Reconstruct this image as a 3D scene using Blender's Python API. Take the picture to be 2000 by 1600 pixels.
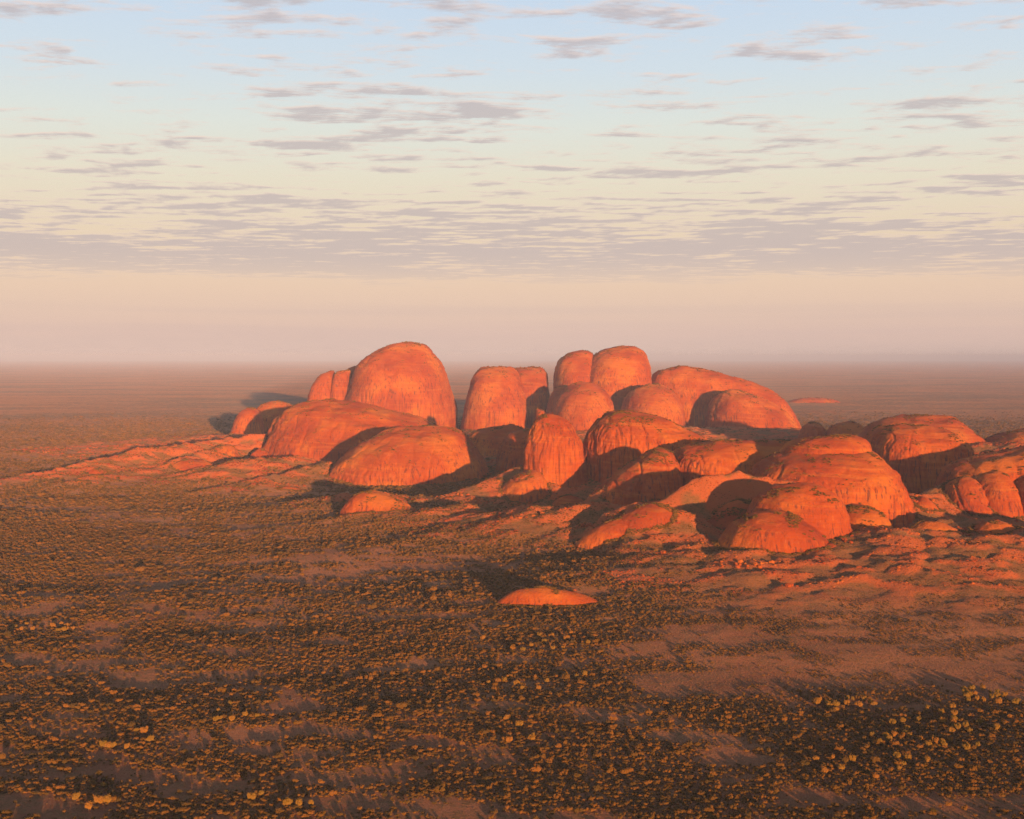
import bpy, math, random
import numpy as np
from math import radians

# ------------------------------------------------------------------ scene, camera, world, sun
for o in list(bpy.data.objects):
    bpy.data.objects.remove(o)
S = bpy.context.scene
COL = S.collection
H, F, Y0 = 430.0, 2400.0, 697.0          # eye height in m, focal length and eye line in photo pixels

cam = bpy.data.cameras.new('camera')
cam_o = bpy.data.objects.new('camera', cam)
COL.objects.link(cam_o)
cam.sensor_width = 36.0
cam.lens = F / 2000 * 36.0
cam.shift_y = -(800 - Y0) / 2000
cam.clip_start = 5.0
cam.clip_end = 400000.0
cam_o.location = (0, 0, H)
cam_o.rotation_euler = (radians(90), 0, 0)
S.camera = cam_o

S.view_settings.view_transform = 'Standard'
S.view_settings.look = 'None'
S.view_settings.gamma = 1.0
S.view_settings.use_curve_mapping = False
S.view_settings.exposure = 1.0
S.render.engine = 'CYCLES'
S.cycles.use_denoising = True
S.cycles.denoising_prefilter = 'NONE'
S.cycles.max_bounces = 4
S.cycles.diffuse_bounces = 2
S.cycles.volume_bounces = 0
S.cycles.use_light_tree = False

AX, AY = 245.0, 855.0                     # the antisolar point of the photograph
light_dir = np.array([(AX - 1000) / F, 1.0, -(AY - Y0) / F])
light_dir /= np.linalg.norm(light_dir)
SUN_EL = math.asin(-light_dir[2])
to_sun = -light_dir
from mathutils import Vector
sun = bpy.data.lights.new('sun', 'SUN')
sun_o = bpy.data.objects.new('sun', sun)
COL.objects.link(sun_o)
sun_o.rotation_euler = Vector(light_dir).to_track_quat('-Z', 'Y').to_euler()
sun.energy = 4.3
sun.color = (1.0, 0.55, 0.25)
sun.angle = radians(0.5)

W = bpy.data.worlds.new('World')
S.world = W
W.use_nodes = True
nt = W.node_tree
nt.nodes.clear()


class G:
    """small helper for node trees"""
    def __init__(s, nt):
        s.nt = nt

    def n(s, t, **k):
        x = s.nt.nodes.new(t)
        for a, b in k.items():
            setattr(x, a, b)
        return x

    def put(s, sock, v):
        if hasattr(v, 'links'):
            s.nt.links.new(v, sock)
        else:
            sock.default_value = v

    def m(s, op, a, b=0.0, c=0.0, clamp=False):
        x = s.n('ShaderNodeMath', operation=op, use_clamp=clamp)
        s.put(x.inputs[0], a)
        s.put(x.inputs[1], b)
        s.put(x.inputs[2], c)
        return x.outputs[0]

    def vec(s, a, b, c):
        x = s.n('ShaderNodeCombineXYZ')
        s.put(x.inputs[0], a)
        s.put(x.inputs[1], b)
        s.put(x.inputs[2], c)
        return x.outputs[0]

    def sep(s, v):
        x = s.n('ShaderNodeSeparateXYZ')
        s.put(x.inputs[0], v)
        return x.outputs

    def noise(s, v, scale=1.0, detail=2.0, rough=0.5, dist=0.0):
        x = s.n('ShaderNodeTexNoise')
        s.put(x.inputs['Vector'], v)
        x.inputs['Scale'].default_value = scale
        x.inputs['Detail'].default_value = detail
        x.inputs['Roughness'].default_value = rough
        x.inputs['Distortion'].default_value = dist
        return x.outputs['Fac']

    def ramp(s, fac, stops, interp='LINEAR'):
        x = s.n('ShaderNodeValToRGB')
        r = x.color_ramp
        r.interpolation = interp
        while len(r.elements) < len(stops):
            r.elements.new(0.5)
        for e, (p, c) in zip(r.elements, stops):
            e.position = p
        for e, (p, c) in zip(r.elements, stops):
            e.position = p
            e.color = (*c, 1) if len(c) == 3 else c
        s.put(x.inputs[0], fac)
        return x.outputs[0]

    def step(s, v, lo, hi, smooth=True):
        x = s.n('ShaderNodeMapRange')
        x.interpolation_type = 'SMOOTHSTEP' if smooth else 'LINEAR'
        s.put(x.inputs[0], v)
        x.inputs[1].default_value = lo
        x.inputs[2].default_value = hi
        return x.outputs[0]

    def mix(s, fac, a, b):
        x = s.n('ShaderNodeMix', data_type='RGBA')
        s.put(x.inputs[0], fac)
        s.put(x.inputs[6], (*a, 1) if isinstance(a, tuple) and len(a) == 3 else a)
        s.put(x.inputs[7], (*b, 1) if isinstance(b, tuple) and len(b) == 3 else b)
        return x.outputs[2]


g = G(nt)
sky = g.n('ShaderNodeTexSky', sky_type='NISHITA')
sky.sun_disc = False
sky.sun_elevation = SUN_EL
sky.sun_rotation = math.atan2(to_sun[0], to_sun[1])
sky.altitude = 400
tc = g.n('ShaderNodeTexCoord')
dx, dy, dz = g.sep(tc.outputs['Generated'])
el = g.m('MULTIPLY', g.m('ARCSINE', dz), 180 / math.pi / 90)
K = 5.0                                    # the world strength is 0.1, exposure 1: display value = colour * 0.2
def q(r, gr, b):
    return (r * K, gr * K, b * K)
base = g.ramp(el, [
    (0.000, q(.70, .52, .46)), (0.012, q(.74, .53, .46)), (0.037, q(.83, .60, .46)), (0.062, q(.83, .66, .49)),
    (0.092, q(.82, .75, .60)), (0.118, q(.76, .79, .73)), (0.145, q(.67, .76, .83)), (0.180, q(.60, .72, .87)),
    (0.28, q(.24, .34, .51)), (0.50, q(.085, .13, .24)), (1.0, q(.042, .07, .14))])
col = g.mix(0.06, base, sky.outputs[0])
# cloud layer on a plane overhead: foreshortening gives the flat streaks
zc = g.m('MAXIMUM', dz, 0.02)
u = g.m('DIVIDE', dx, zc)
v = g.m('DIVIDE', dy, zc)
uv = g.vec(u, v, 0.0)
r_ = g.m('SQRT', g.m('ADD', g.m('MULTIPLY', u, u), g.m('MULTIPLY', v, v)))


def cloud(du, dv):
    uu, vv = g.m('ADD', u, du), g.m('ADD', v, dv)
    big = g.noise(g.vec(g.m('ADD', uu, 31.7), g.m('ADD', vv, 8.3), 0.0), 0.75, 2.0, 0.5)
    mid = g.noise(g.vec(g.m('MULTIPLY', g.m('ADD', uu, 3.1), 0.62), vv, 4.4), 4.6, 7.0, 0.60, 0.25)
    fine = g.noise(g.vec(g.m('MULTIPLY', uu, 0.7), vv, 9.0), 16.0, 4.0, 0.6)
    return g.m('ADD', g.m('MULTIPLY', mid, 0.70), g.m('ADD', g.m('MULTIPLY', big, 0.40), g.m('MULTIPLY', fine, 0.20)))


rr = g.m('ADD', r_, g.m('MULTIPLY', g.m('SUBTRACT', g.noise(g.vec(u, g.m('MULTIPLY', v, .5), 1.0), 0.30, 5.0, 0.65), 0.5), 8.0))
cover = g.ramp(g.m('DIVIDE', rr, 20.0), [
    (0.00, (.42,) * 3), (0.17, (.497,) * 3), (0.22, (.512,) * 3), (0.27, (.520,) * 3), (0.33, (.515,) * 3), (0.40, (.53,) * 3), (0.47, (.56,) * 3),
    (0.56, (.64,) * 3), (0.68, (.66,) * 3), (0.77, (.60,) * 3), (0.90, (.42,) * 3), (1.0, (.0,) * 3)])
d0 = g.m('ADD', g.m('SUBTRACT', cloud(0.0, 0.0), 1.15), cover)
d1 = g.m('ADD', g.m('SUBTRACT', cloud(0.01, -0.04), 1.15), cover)   # nearer to the viewer: the side the low sun reaches
a_thin = g.step(d0, -0.01, 0.12)
a_thick = g.step(g.m('ADD', g.m('MULTIPLY', d1, 0.75), g.m('MULTIPLY', d0, 0.25)), 0.0, 0.12)
ccol = g.mix(a_thick, q(.88, .68, .59), q(.54, .46, .46))
alpha = g.m('MULTIPLY', g.m('MULTIPLY', a_thin, 0.74), g.step(r_, 19.5, 11.0))
# faint veil low over the horizon
veil = g.m('MULTIPLY', g.step(g.noise(g.vec(g.m('MULTIPLY', u, 0.06), g.m('MULTIPLY', dz, 60.0), 2.0), 1.0, 3.0), 0.42, 0.62),
           g.m('MULTIPLY', g.step(dz, 0.052, 0.035), g.step(dz, -0.02, 0.02)))
col = g.mix(alpha, col, ccol)
col = g.mix(g.m('MULTIPLY', veil, 0.22), col, q(.62, .47, .43))
bg = g.n('ShaderNodeBackground')
g.put(bg.inputs[0], col)
bg.inputs[1].default_value = 0.1
wo = g.n('ShaderNodeOutputWorld')
nt.links.new(bg.outputs[0], wo.inputs[0])
W.cycles.sampling_method = 'MANUAL'
W.cycles.sample_map_resolution = 512

# ------------------------------------------------------------------ helpers
rng = np.random.default_rng(7)


def P(px, py, Y):
    return ((px - 1000) / F * Y, Y, H - (py - Y0) / F * Y)


def _hash(ix, iy, iz, seed):
    with np.errstate(over='ignore'):
        h = (ix.astype(np.uint32) * np.uint32(374761393) + iy.astype(np.uint32) * np.uint32(668265263)
             + iz.astype(np.uint32) * np.uint32(2147483647) + np.uint32(seed) * np.uint32(1274126177))
        h = (h ^ (h >> np.uint32(13))) * np.uint32(1274126177)
        h = (h ^ (h >> np.uint32(16))) * np.uint32(2246822519)
        h = h ^ (h >> np.uint32(15))
    return h


GR = np.array([(1, 1, 0), (-1, 1, 0), (1, -1, 0), (-1, -1, 0), (1, 0, 1), (-1, 0, 1), (1, 0, -1), (-1, 0, -1),
               (0, 1, 1), (0, -1, 1), (0, 1, -1), (0, -1, -1), (1, 1, 0), (-1, 1, 0), (0, -1, 1), (0, -1, -1)], dtype=np.float64)


def perlin(x, y, z, seed=0):
    x, y, z = np.broadcast_arrays(np.asarray(x, float), np.asarray(y, float), np.asarray(z, float))
    xi, yi, zi = np.floor(x), np.floor(y), np.floor(z)
    fx, fy, fz = x - xi, y - yi, z - zi
    xi, yi, zi = xi.astype(np.int64), yi.astype(np.int64), zi.astype(np.int64)
    ux, uy, uz = [t * t * t * (t * (t * 6 - 15) + 10) for t in (fx, fy, fz)]
    r = 0
    for a in (0, 1):
        for b in (0, 1):
            for c in (0, 1):
                gr = GR[_hash(xi + a, yi + b, zi + c, seed) & np.uint32(15)]
                d = gr[..., 0] * (fx - a) + gr[..., 1] * (fy - b) + gr[..., 2] * (fz - c)
                r = r + d * (ux if a else 1 - ux) * (uy if b else 1 - uy) * (uz if c else 1 - uz)
    return r


def fbm(x, y, z, oct=4, seed=0, gain=0.5):
    r, a = 0, 1.0
    for i in range(oct):
        r = r + a * perlin(x, y, z, seed + i * 17)
        x, y, z, a = x * 2.03, y * 2.03, z * 2.03, a * gain
    return r


def sstep(a, b, x):
    t = np.clip((x - a) / (b - a), 0, 1)
    return t * t * (3 - 2 * t)


def mesh_obj(name, verts, faces, mat, smooth=True, attr=None):
    me = bpy.data.meshes.new(name)
    verts = np.asarray(verts, np.float32)
    faces = np.asarray(faces, np.int32)
    k = faces.shape[1]
    me.vertices.add(len(verts))
    me.vertices.foreach_set('co', verts.ravel())
    me.loops.add(faces.size)
    me.loops.foreach_set('vertex_index', faces.ravel())
    me.polygons.add(len(faces))
    me.polygons.foreach_set('loop_start', np.arange(0, faces.size, k, dtype=np.int32))
    me.polygons.foreach_set('loop_total', np.full(len(faces), k, np.int32))
    me.polygons.foreach_set('use_smooth', np.full(len(faces), smooth))
    me.update(calc_edges=True)
    me.validate()
    for nm, arr in (attr or {}).items():
        a = me.attributes.new(nm, 'FLOAT', 'POINT')
        a.data.foreach_set('value', np.asarray(arr, np.float32).ravel())
    if mat:
        me.materials.append(mat)
    o = bpy.data.objects.new(name, me)
    return o


def tag(o, label=None, cat=None, group=None, kind=None):
    if label:
        o['label'] = label
    if cat:
        o['category'] = cat
    if group:
        o['group'] = group
    if kind:
        o['kind'] = kind
    return o


# ------------------------------------------------------------------ materials
def new_mat(name, rough=0.95):
    m = bpy.data.materials.new(name)
    m.use_nodes = True
    g = G(m.node_tree)
    b = m.node_tree.nodes['Principled BSDF']
    b.inputs['Roughness'].default_value = rough
    b.inputs['Specular IOR Level'].default_value = 0.15
    b.inputs['Diffuse Roughness'].default_value = 1.0
    return m, g, b


def rock_mat():
    m, g, b = new_mat('red_conglomerate')
    b.inputs['Diffuse Roughness'].default_value = 0.35
    geo = g.n('ShaderNodeNewGeometry')
    pos = geo.outputs['Position']
    x, y, z = g.sep(pos)
    nz = g.sep(geo.outputs['Normal'])[2]
    oi = g.n('ShaderNodeObjectInfo')
    n1 = g.noise(pos, 0.006, 5, 0.6)
    c = g.ramp(n1, [(.36, (.34, .050, .011)), (.50, (.44, .080, .013)), (.62, (.54, .140, .019))])
    # tilted bedding
    zt = g.m('ADD', g.m('MULTIPLY', z, 1.0), g.m('ADD', g.m('MULTIPLY', x, 0.05), g.m('MULTIPLY', y, -0.03)))
    bed = g.noise(g.vec(g.m('MULTIPLY', x, 0.004), g.m('MULTIPLY', y, 0.004), g.m('MULTIPLY', zt, 0.11)), 1.0, 4, 0.6)
    c = g.mix(g.m('MULTIPLY', g.step(bed, 0.50, 0.68), 0.34), c, (.30, .055, .020))
    c = g.mix(g.m('MULTIPLY', g.step(bed, 0.46, 0.32), 0.32), c, (.60, .19, .030))
    # water streaks running down the steep faces
    st = g.noise(g.vec(g.m('MULTIPLY', x, 0.16), g.m('MULTIPLY', y, 0.10), g.m('MULTIPLY', z, 0.006)), 1.0, 4, 0.65)
    st2 = g.noise(g.vec(g.m('MULTIPLY', x, 0.05), g.m('MULTIPLY', y, 0.05), g.m('MULTIPLY', z, 0.012)), 1.0, 3, 0.6)
    steep = g.step(nz, 0.85, 0.45)
    stm = g.m('MULTIPLY', g.m('MULTIPLY', g.step(st, 0.50, 0.62), g.step(st2, 0.38, 0.52)), steep)
    c = g.mix(g.m('MULTIPLY', stm, 0.8), c, (.125, .036, .026))
    pale = g.m('MULTIPLY', g.step(st, 0.44, 0.30), steep)
    c = g.mix(g.m('MULTIPLY', pale, 0.25), c, (.60, .20, .045))
    # spinifex and lichen on the gentle tops and ledges
    vn = g.noise(pos, 0.03, 6, 0.7)
    vm = g.m('MULTIPLY', g.step(nz, 0.80, 0.97), g.step(vn, 0.55, 0.66))
    c = g.mix(g.m('MULTIPLY', vm, 0.5), c, (.17, .095, .030))
    sp = g.noise(pos, 0.28, 3, 0.7)
    c = g.mix(g.m('MULTIPLY', g.step(sp, 0.60, 0.70), 0.35), c, (.24, .075, .035))
    g.put(b.inputs['Base Color'], c)
    bn = g.noise(g.vec(g.m('MULTIPLY', x, 0.22), g.m('MULTIPLY', y, 0.22), g.m('MULTIPLY', z, 0.08)), 1.0, 6, 0.68)
    bn2 = g.noise(g.vec(g.m('MULTIPLY', x, 0.01), g.m('MULTIPLY', y, 0.01), g.m('MULTIPLY', zt, 0.35)), 1.0, 3, 0.6)
    hgt = g.m('ADD', bn, g.m('MULTIPLY', bn2, 0.35))
    bp = g.n('ShaderNodeBump')
    bp.inputs['Strength'].default_value = 0.8
    bp.inputs['Distance'].default_value = 4.2
    g.put(bp.inputs['Height'], hgt)
    g.put(b.inputs['Normal'], bp.outputs[0])
    return m


def ground_mat():
    m, g, b = new_mat('red_sand_and_spinifex')
    geo = g.n('ShaderNodeNewGeometry')
    pos = geo.outputs['Position']
    x, y, z = g.sep(pos)
    at = g.n('ShaderNodeAttribute', attribute_name='rock')
    av = g.n('ShaderNodeAttribute', attribute_name='sand')
    far = g.n('ShaderNodeAttribute', attribute_name='scrub')
    sand = g.ramp(g.noise(pos, 0.004, 5, 0.6), [(.35, (.34, .118, .048)), (.65, (.46, .185, .080))])
    fine = g.noise(pos, 0.20, 5, 0.75)
    tuft = g.noise(pos, 0.055, 5, 0.7)
    fac = g.m('MULTIPLY', g.step(tuft, 0.42, 0.56), g.step(fine, 0.38, 0.58))
    spin = g.mix(g.noise(pos, 0.011, 3, 0.6), (.21, .115, .036), (.28, .135, .05))
    hm = g.n('ShaderNodeAttribute', attribute_name='hill')
    spin = g.mix(g.m('MULTIPLY', hm.outputs['Fac'], 0.85), spin, (.155, .088, .024))
    sand = g.mix(g.m('MULTIPLY', hm.outputs['Fac'], 0.75), sand, (.25, .098, .030))
    c = g.mix(g.m('MULTIPLY', fac, g.m('SUBTRACT', 1.0, g.m('MULTIPLY', av.outputs['Fac'], 0.75))), sand, spin)
    # scrub too far off to build bush by bush
    fs = g.noise(g.vec(g.m('MULTIPLY', x, 0.020), g.m('MULTIPLY', y, 0.012), 0.0), 1.0, 6, 0.72)
    fb = g.noise(g.vec(g.m('MULTIPLY', x, 0.0005), g.m('MULTIPLY', y, 0.0011), 0.0), 1.0, 5, 0.65)
    fm = g.m('MULTIPLY', g.step(g.m('ADD', fs, g.m('MULTIPLY', g.m('SUBTRACT', fb, 0.5), 0.8)), 0.44, 0.58), far.outputs['Fac'])
    c = g.mix(g.m('MULTIPLY', fm, 0.65), c, (.115, .085, .052))
    rk = g.mix(g.noise(pos, 0.05, 5, 0.7), (.42, .095, .030), (.52, .13, .036))
    c = g.mix(at.outputs['Fac'], c, rk)
    g.put(b.inputs['Base Color'], c)
    bp = g.n('ShaderNodeBump')
    bp.inputs['Strength'].default_value = 1.0
    bp.inputs['Distance'].default_value = 3.0
    g.put(bp.inputs['Height'], g.m('ADD', fine, g.m('MULTIPLY', tuft, 1.2)))
    g.put(b.inputs['Normal'], bp.outputs[0])
    return m


def leaf_mat(name, a, b_, c_):
    m, g, b = new_mat(name, 0.9)
    oi = g.n('ShaderNodeObjectInfo')
    geo = g.n('ShaderNodeNewGeometry')
    c = g.ramp(oi.outputs['Random'], [(0.0, a), (0.5, b_), (1.0, c_)])
    n = g.noise(geo.outputs['Position'], 0.9, 2, 0.6)
    c = g.mix(g.m('MULTIPLY', g.step(n, 0.45, 0.7), 0.45), c, (a[0] * .55, a[1] * .6, a[2] * .6))
    g.put(b.inputs['Base Color'], c)
    b.inputs['Specular IOR Level'].default_value = 0.05
    return m


M_ROCK = rock_mat()
M_GROUND = ground_mat()
M_SCRUB = leaf_mat('mulga_foliage', (.085, .052, .014), (.18, .084, .014), (.27, .108, .020))
M_OAK = leaf_mat('desert_oak_foliage', (.20, .115, .018), (.27, .135, .02), (.32, .13, .025))
M_BARK, gg, bb = new_mat('dark_bark')
gg.put(bb.inputs['Base Color'], gg.mix(gg.noise(gg.n('ShaderNodeNewGeometry').outputs['Position'], 2.0, 3), (.05, .035, .025), (.10, .07, .05)))

# ------------------------------------------------------------------ terrain
# crest lines as (photo x, photo y, distance); then falloff towards the camera, falloff behind
HILLS = [
    ([(-300, 962, 4), (-80, 945, 10), (0, 936, 20), (110, 918, 38), (170, 903, 54), (260, 886, 70), (300, 874, 82), (380, 862, 94), (440, 853, 104), (520, 848, 112), (640, 850, 100)], 210, 60),
    ([(60, 956, 8), (110, 949, 15), (200, 925, 31), (330, 908, 45), (380, 890, 58), (450, 874, 68)], 150, 45),
    ([(450, 905, 60), (520, 898, 62), (600, 894, 62)], 230, 150),
    ([(340, 968, 3), (395, 958, 14), (480, 940, 27), (560, 925, 38), (650, 903, 56), (720, 900, 56)], 190, 45),
    ([(700, 962, 3560), (860, 972, 3480), (905, 960, 3500), (960, 938, 3560), (1010, 915, 3620), (1080, 905, 3680), (1150, 912, 3680), (1220, 910, 3660), (1290, 900, 3680)], 210, 120),
    ([(900, 1010, 28), (960, 1001, 48), (1060, 993, 64), (1150, 985, 76)], 210, 300),
    ([(1120, 992, 38), (1150, 976, 58), (1200, 947, 92), (1245, 932, 112)], 150, 60),
    ([(1110, 1056, 20), (1140, 1042, 34), (1180, 1014, 66), (1240, 994, 90), (1300, 990, 98)], 180, 50),
    ([(1285, 992, 2840), (1310, 977, 2850), (1350, 955, 2860), (1400, 931, 2870), (1450, 922, 2880), (1500, 926, 2860), (1540, 935, 2840)], 110, 80),
    ([(1400, 1078, 2440), (1480, 1074, 2420), (1560, 1078, 2400), (1680, 1056, 2430), (1760, 1040, 2480), (1860, 1050, 2500), (1950, 1060, 2500), (2080, 1050, 2500)], 330, 260),
    ([(1810, 1024, 2740), (1850, 1014, 2760), (1930, 1016, 2720), (2040, 1020, 2700), (2150, 1020, 2700)], 200, 70),
    ([(1760, 985, 3050), (1800, 958, 3180), (1840, 945, 3230), (1880, 935, 3260)], 150, 120),
    ([(620, 1026, 6), (700, 1008, 20), (780, 1003, 27), (850, 998, 34), (905, 985, 44)], 170, 70),
    ([(500, 850, 6000), (700, 845, 6200), (900, 845, 6300), (1100, 840, 6300), (1300, 835, 6200), (1500, 840, 6000)], 900, 700),
    ([(1100, 870, 5000), (1300, 868, 4900), (1500, 868, 4700), (1700, 866, 4600), (1900, 866, 4500), (2100, 860, 4500)], 700, 500),
    ([(1540, 784, 11400), (1640, 782, 11500)], 300, 250),
    ([(1715, 777, 12300), (1760, 776, 12400)], 200, 200),
    ([(1560, 801, 9500), (1640, 803, 9300)], 260, 200),
]


def hills(x, y):
    acc = np.zeros_like(x)
    for pts, wf, wb in HILLS:
        c = [P(p[0], p[1], p[2] if p[2] > 1000 else (H - p[2]) * F / (p[1] - Y0)) for p in pts]
        d2 = np.full(x.shape, 1e18)
        zz = np.zeros_like(x)
        ss = np.zeros_like(x)
        for a, b in zip(c[:-1], c[1:]):
            ex, ey = b[0] - a[0], b[1] - a[1]
            L = ex * ex + ey * ey
            t = np.clip(((x - a[0]) * ex + (y - a[1]) * ey) / L, 0, 1)
            qx, qy = a[0] + t * ex, a[1] + t * ey
            d = (x - qx) ** 2 + (y - qy) ** 2
            k = d < d2
            d2 = np.where(k, d, d2)
            zz = np.where(k, a[2] + t * (b[2] - a[2]), zz)
            ss = np.where(k, (y - qy) / np.sqrt(d + 1), ss)
        w = wf + (wb - wf) * sstep(-0.6, 0.6, ss)
        h = np.maximum(zz, 0) * np.exp(-(d2 / (w * w)) ** 0.75)
        acc += h ** 4
    return acc ** 0.25


def height(x, y):
    h = hills(x, y)
    n = fbm(x / 260, y / 260, 0.3, 5, 5)
    rough = np.clip(h / 35, 0, 1)
    z = h * (1 + 0.22 * n) + rough * 6 * fbm(x / 70, y / 70, 1.7, 4, 9)
    rk = fbm(x / 90, y / 60, 8.1, 5, 41)
    z += np.clip(h / 45, 0, 1) * (4.5 * sstep(0.0, 0.10, rk) + 2.6 * fbm(x / 28, y / 22, 2.7, 3, 43))
    z += 3.6 * fbm(x / 420, y / 230, 4.2, 4, 21, 0.42) * np.exp(-np.maximum(y - 6000, 0) / 9000)
    return z


def axis(fine_lo, fine_hi, step, ends):
    a = list(np.arange(fine_lo, fine_hi + 1, step))
    s = step
    while a[-1] < ends[1]:
        s *= 1.16
        a.append(a[-1] + s)
    s = step
    lo = []
    p = fine_lo
    while p > ends[0]:
        s *= 1.16
        p -= s
        lo.append(p)
    return np.clip(np.array(lo[::-1] + a), ends[0] * (1 + 1e-4 * 0), ends[1])


gx = axis(-2300, 2300, 9.0, (-130000, 130000))
gy = axis(1500, 6000, 10.0, (-120000, 130000))
XX, YY = np.meshgrid(gx, gy)
ZZ = np.zeros_like(XX)
near = (np.abs(XX) < 9000) & (YY > -2000) & (YY < 16000)
ZZ[near] = height(XX[near], YY[near])


def ground_z(x, y):
    ix = np.clip(np.searchsorted(gx, x) - 1, 0, len(gx) - 2)
    iy = np.clip(np.searchsorted(gy, y) - 1, 0, len(gy) - 2)
    tx = (x - gx[ix]) / (gx[ix + 1] - gx[ix])
    ty = (y - gy[iy]) / (gy[iy + 1] - gy[iy])
    return ((ZZ[iy, ix] * (1 - tx) + ZZ[iy, ix + 1] * tx) * (1 - ty) + (ZZ[iy + 1, ix] * (1 - tx) + ZZ[iy + 1, ix + 1] * tx) * ty)


def grid_faces(ny, nx, wrap=False):
    i, j = np.meshgrid(np.arange(ny - 1), np.arange(nx if wrap else nx - 1), indexing='ij')
    j2 = (j + 1) % nx
    return np.stack([i * nx + j, i * nx + j2, (i + 1) * nx + j2, (i + 1) * nx + j], -1).reshape(-1, 4)


def px_of(x, y, z):
    return 1000 + x / y * F, Y0 + (H - z) / y * F


# sandy clearings: photo position and radii, strength
CLEAR = [(650, 1128, 110, 22, 1.0), (760, 1095, 160, 26, .75), (900, 1100, 130, 22, .9), (340, 1045, 120, 12, .7), (500, 1048, 80, 14, .6), (230, 1500, 85, 42, 1.0), (60, 1590, 60, 30, .5), (150, 1570, 60, 28, .9),
         (370, 1455, 60, 30, 1.0), (500, 1450, 70, 45, 1.0), (560, 1385, 50, 38, .9), (200, 1245, 60, 22, .7), (1500, 1320, 260, 60, .35),
         (1800, 1260, 330, 60, .35), (1650, 1180, 330, 55, .25), (1380, 1130, 160, 28, .9), (1600, 1105, 200, 26, .7), (1300, 1245, 120, 24, .6),
         (1420, 1490, 110, 42, .7), (1700, 1560, 170, 35, .7), (1350, 1450, 70, 30, .5), (1900, 1330, 200, 40, .6), (1120, 1290, 90, 18, .5), (850, 1445, 70, 20, .35)]


DENSE = [(1190, 1082, 230, 26, .9), (1060, 1128, 140, 13, 1.2), (1330, 1108, 130, 12, 1.0), (1380, 1165, 130, 14, .7), (1180, 1195, 140, 16, .7), (1420, 1380, 170, 24, .8),
         (1850, 1440, 220, 75, .8), (1760, 1200, 200, 18, .6), (1560, 1225, 120, 14, .6), (1640, 1480, 160, 50, .5), (300, 1060, 300, 30, .5), (820, 955, 160, 20, .8), (1120, 1010, 90, 20, .7), (1600, 1290, 90, 12, .6)]


def dense_at(px, py):
    c = np.zeros_like(px)
    n = fbm(px / 50, py / 18, 7.3, 3, 37) * 0.9
    for cx, cy, rx, ry, s in DENSE:
        d = np.sqrt(((px - cx) / rx) ** 2 + ((py - cy) / ry) ** 2) + n
        c = np.maximum(c, s * sstep(1.2, 0.5, d))
    return c


def clear_at(px, py):
    c = np.zeros_like(px)
    n = fbm(px / 60, py / 24, 3.3, 3, 31) * 0.9
    for cx, cy, rx, ry, s in CLEAR:
        d = np.sqrt(((px - cx) / rx) ** 2 + ((py - cy) / ry) ** 2) + n
        c = np.maximum(c, s * sstep(1.15, 0.6, d))
    return c


Yc = np.maximum(YY, 300)
PX, PY = px_of(XX, Yc, ZZ)
sandm = np.zeros_like(XX)
m_ = near & (YY > 900) & (YY < 5000)
sandm[m_] = clear_at(PX[m_], PY[m_])
rockm = np.zeros_like(XX)
hz = hills(XX[near], YY[near])
rn = fbm(XX[near] / 90, YY[near] / 60, 8.1, 5, 41)
gzx = np.gradient(ZZ, gx, axis=1)
gzy = np.gradient(ZZ, gy, axis=0)
slope = np.sqrt(gzx ** 2 + gzy ** 2)[near]
rn = rn + 0.09 * sstep(-500, -900, XX[near]) * sstep(3900, 4300, YY[near]) + 0.10 * sstep(-350, -150, XX[near]) * sstep(450, 250, XX[near]) * sstep(2850, 3000, YY[near]) * sstep(3900, 3600, YY[near])
rockm[near] = (0.06 + 0.86 * sstep(0.0, 0.12, rn + 0.5 * (slope - 0.20))) * sstep(8, 30, hz)
hillm = np.zeros_like(XX)
hillm[near] = sstep(6, 30, hz)
scrub_far = sstep(5000, 9000, np.sqrt(XX ** 2 + YY ** 2))
ground = mesh_obj('ground', np.stack([XX, YY, ZZ], -1).reshape(-1, 3), grid_faces(len(gy), len(gx)), M_GROUND,
                  attr={'rock': rockm, 'sand': sandm, 'scrub': scrub_far, 'hill': hillm})
tag(ground, 'red sandy desert plain and rubbly foothills with straw coloured spinifex', kind='structure')
COL.objects.link(ground)

# ------------------------------------------------------------------ rock domes
DOMES = []


def chaikin(p, n=3):
    p = np.array(p, float)
    for _ in range(n):
        a = p[:-1] * 0.75 + p[1:] * 0.25
        b = p[:-1] * 0.25 + p[1:] * 0.75
        m = np.empty((2 * len(a), 2))
        m[0::2], m[1::2] = a, b
        p = np.vstack([p[:1], m, p[-1:]])
    return p


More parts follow.
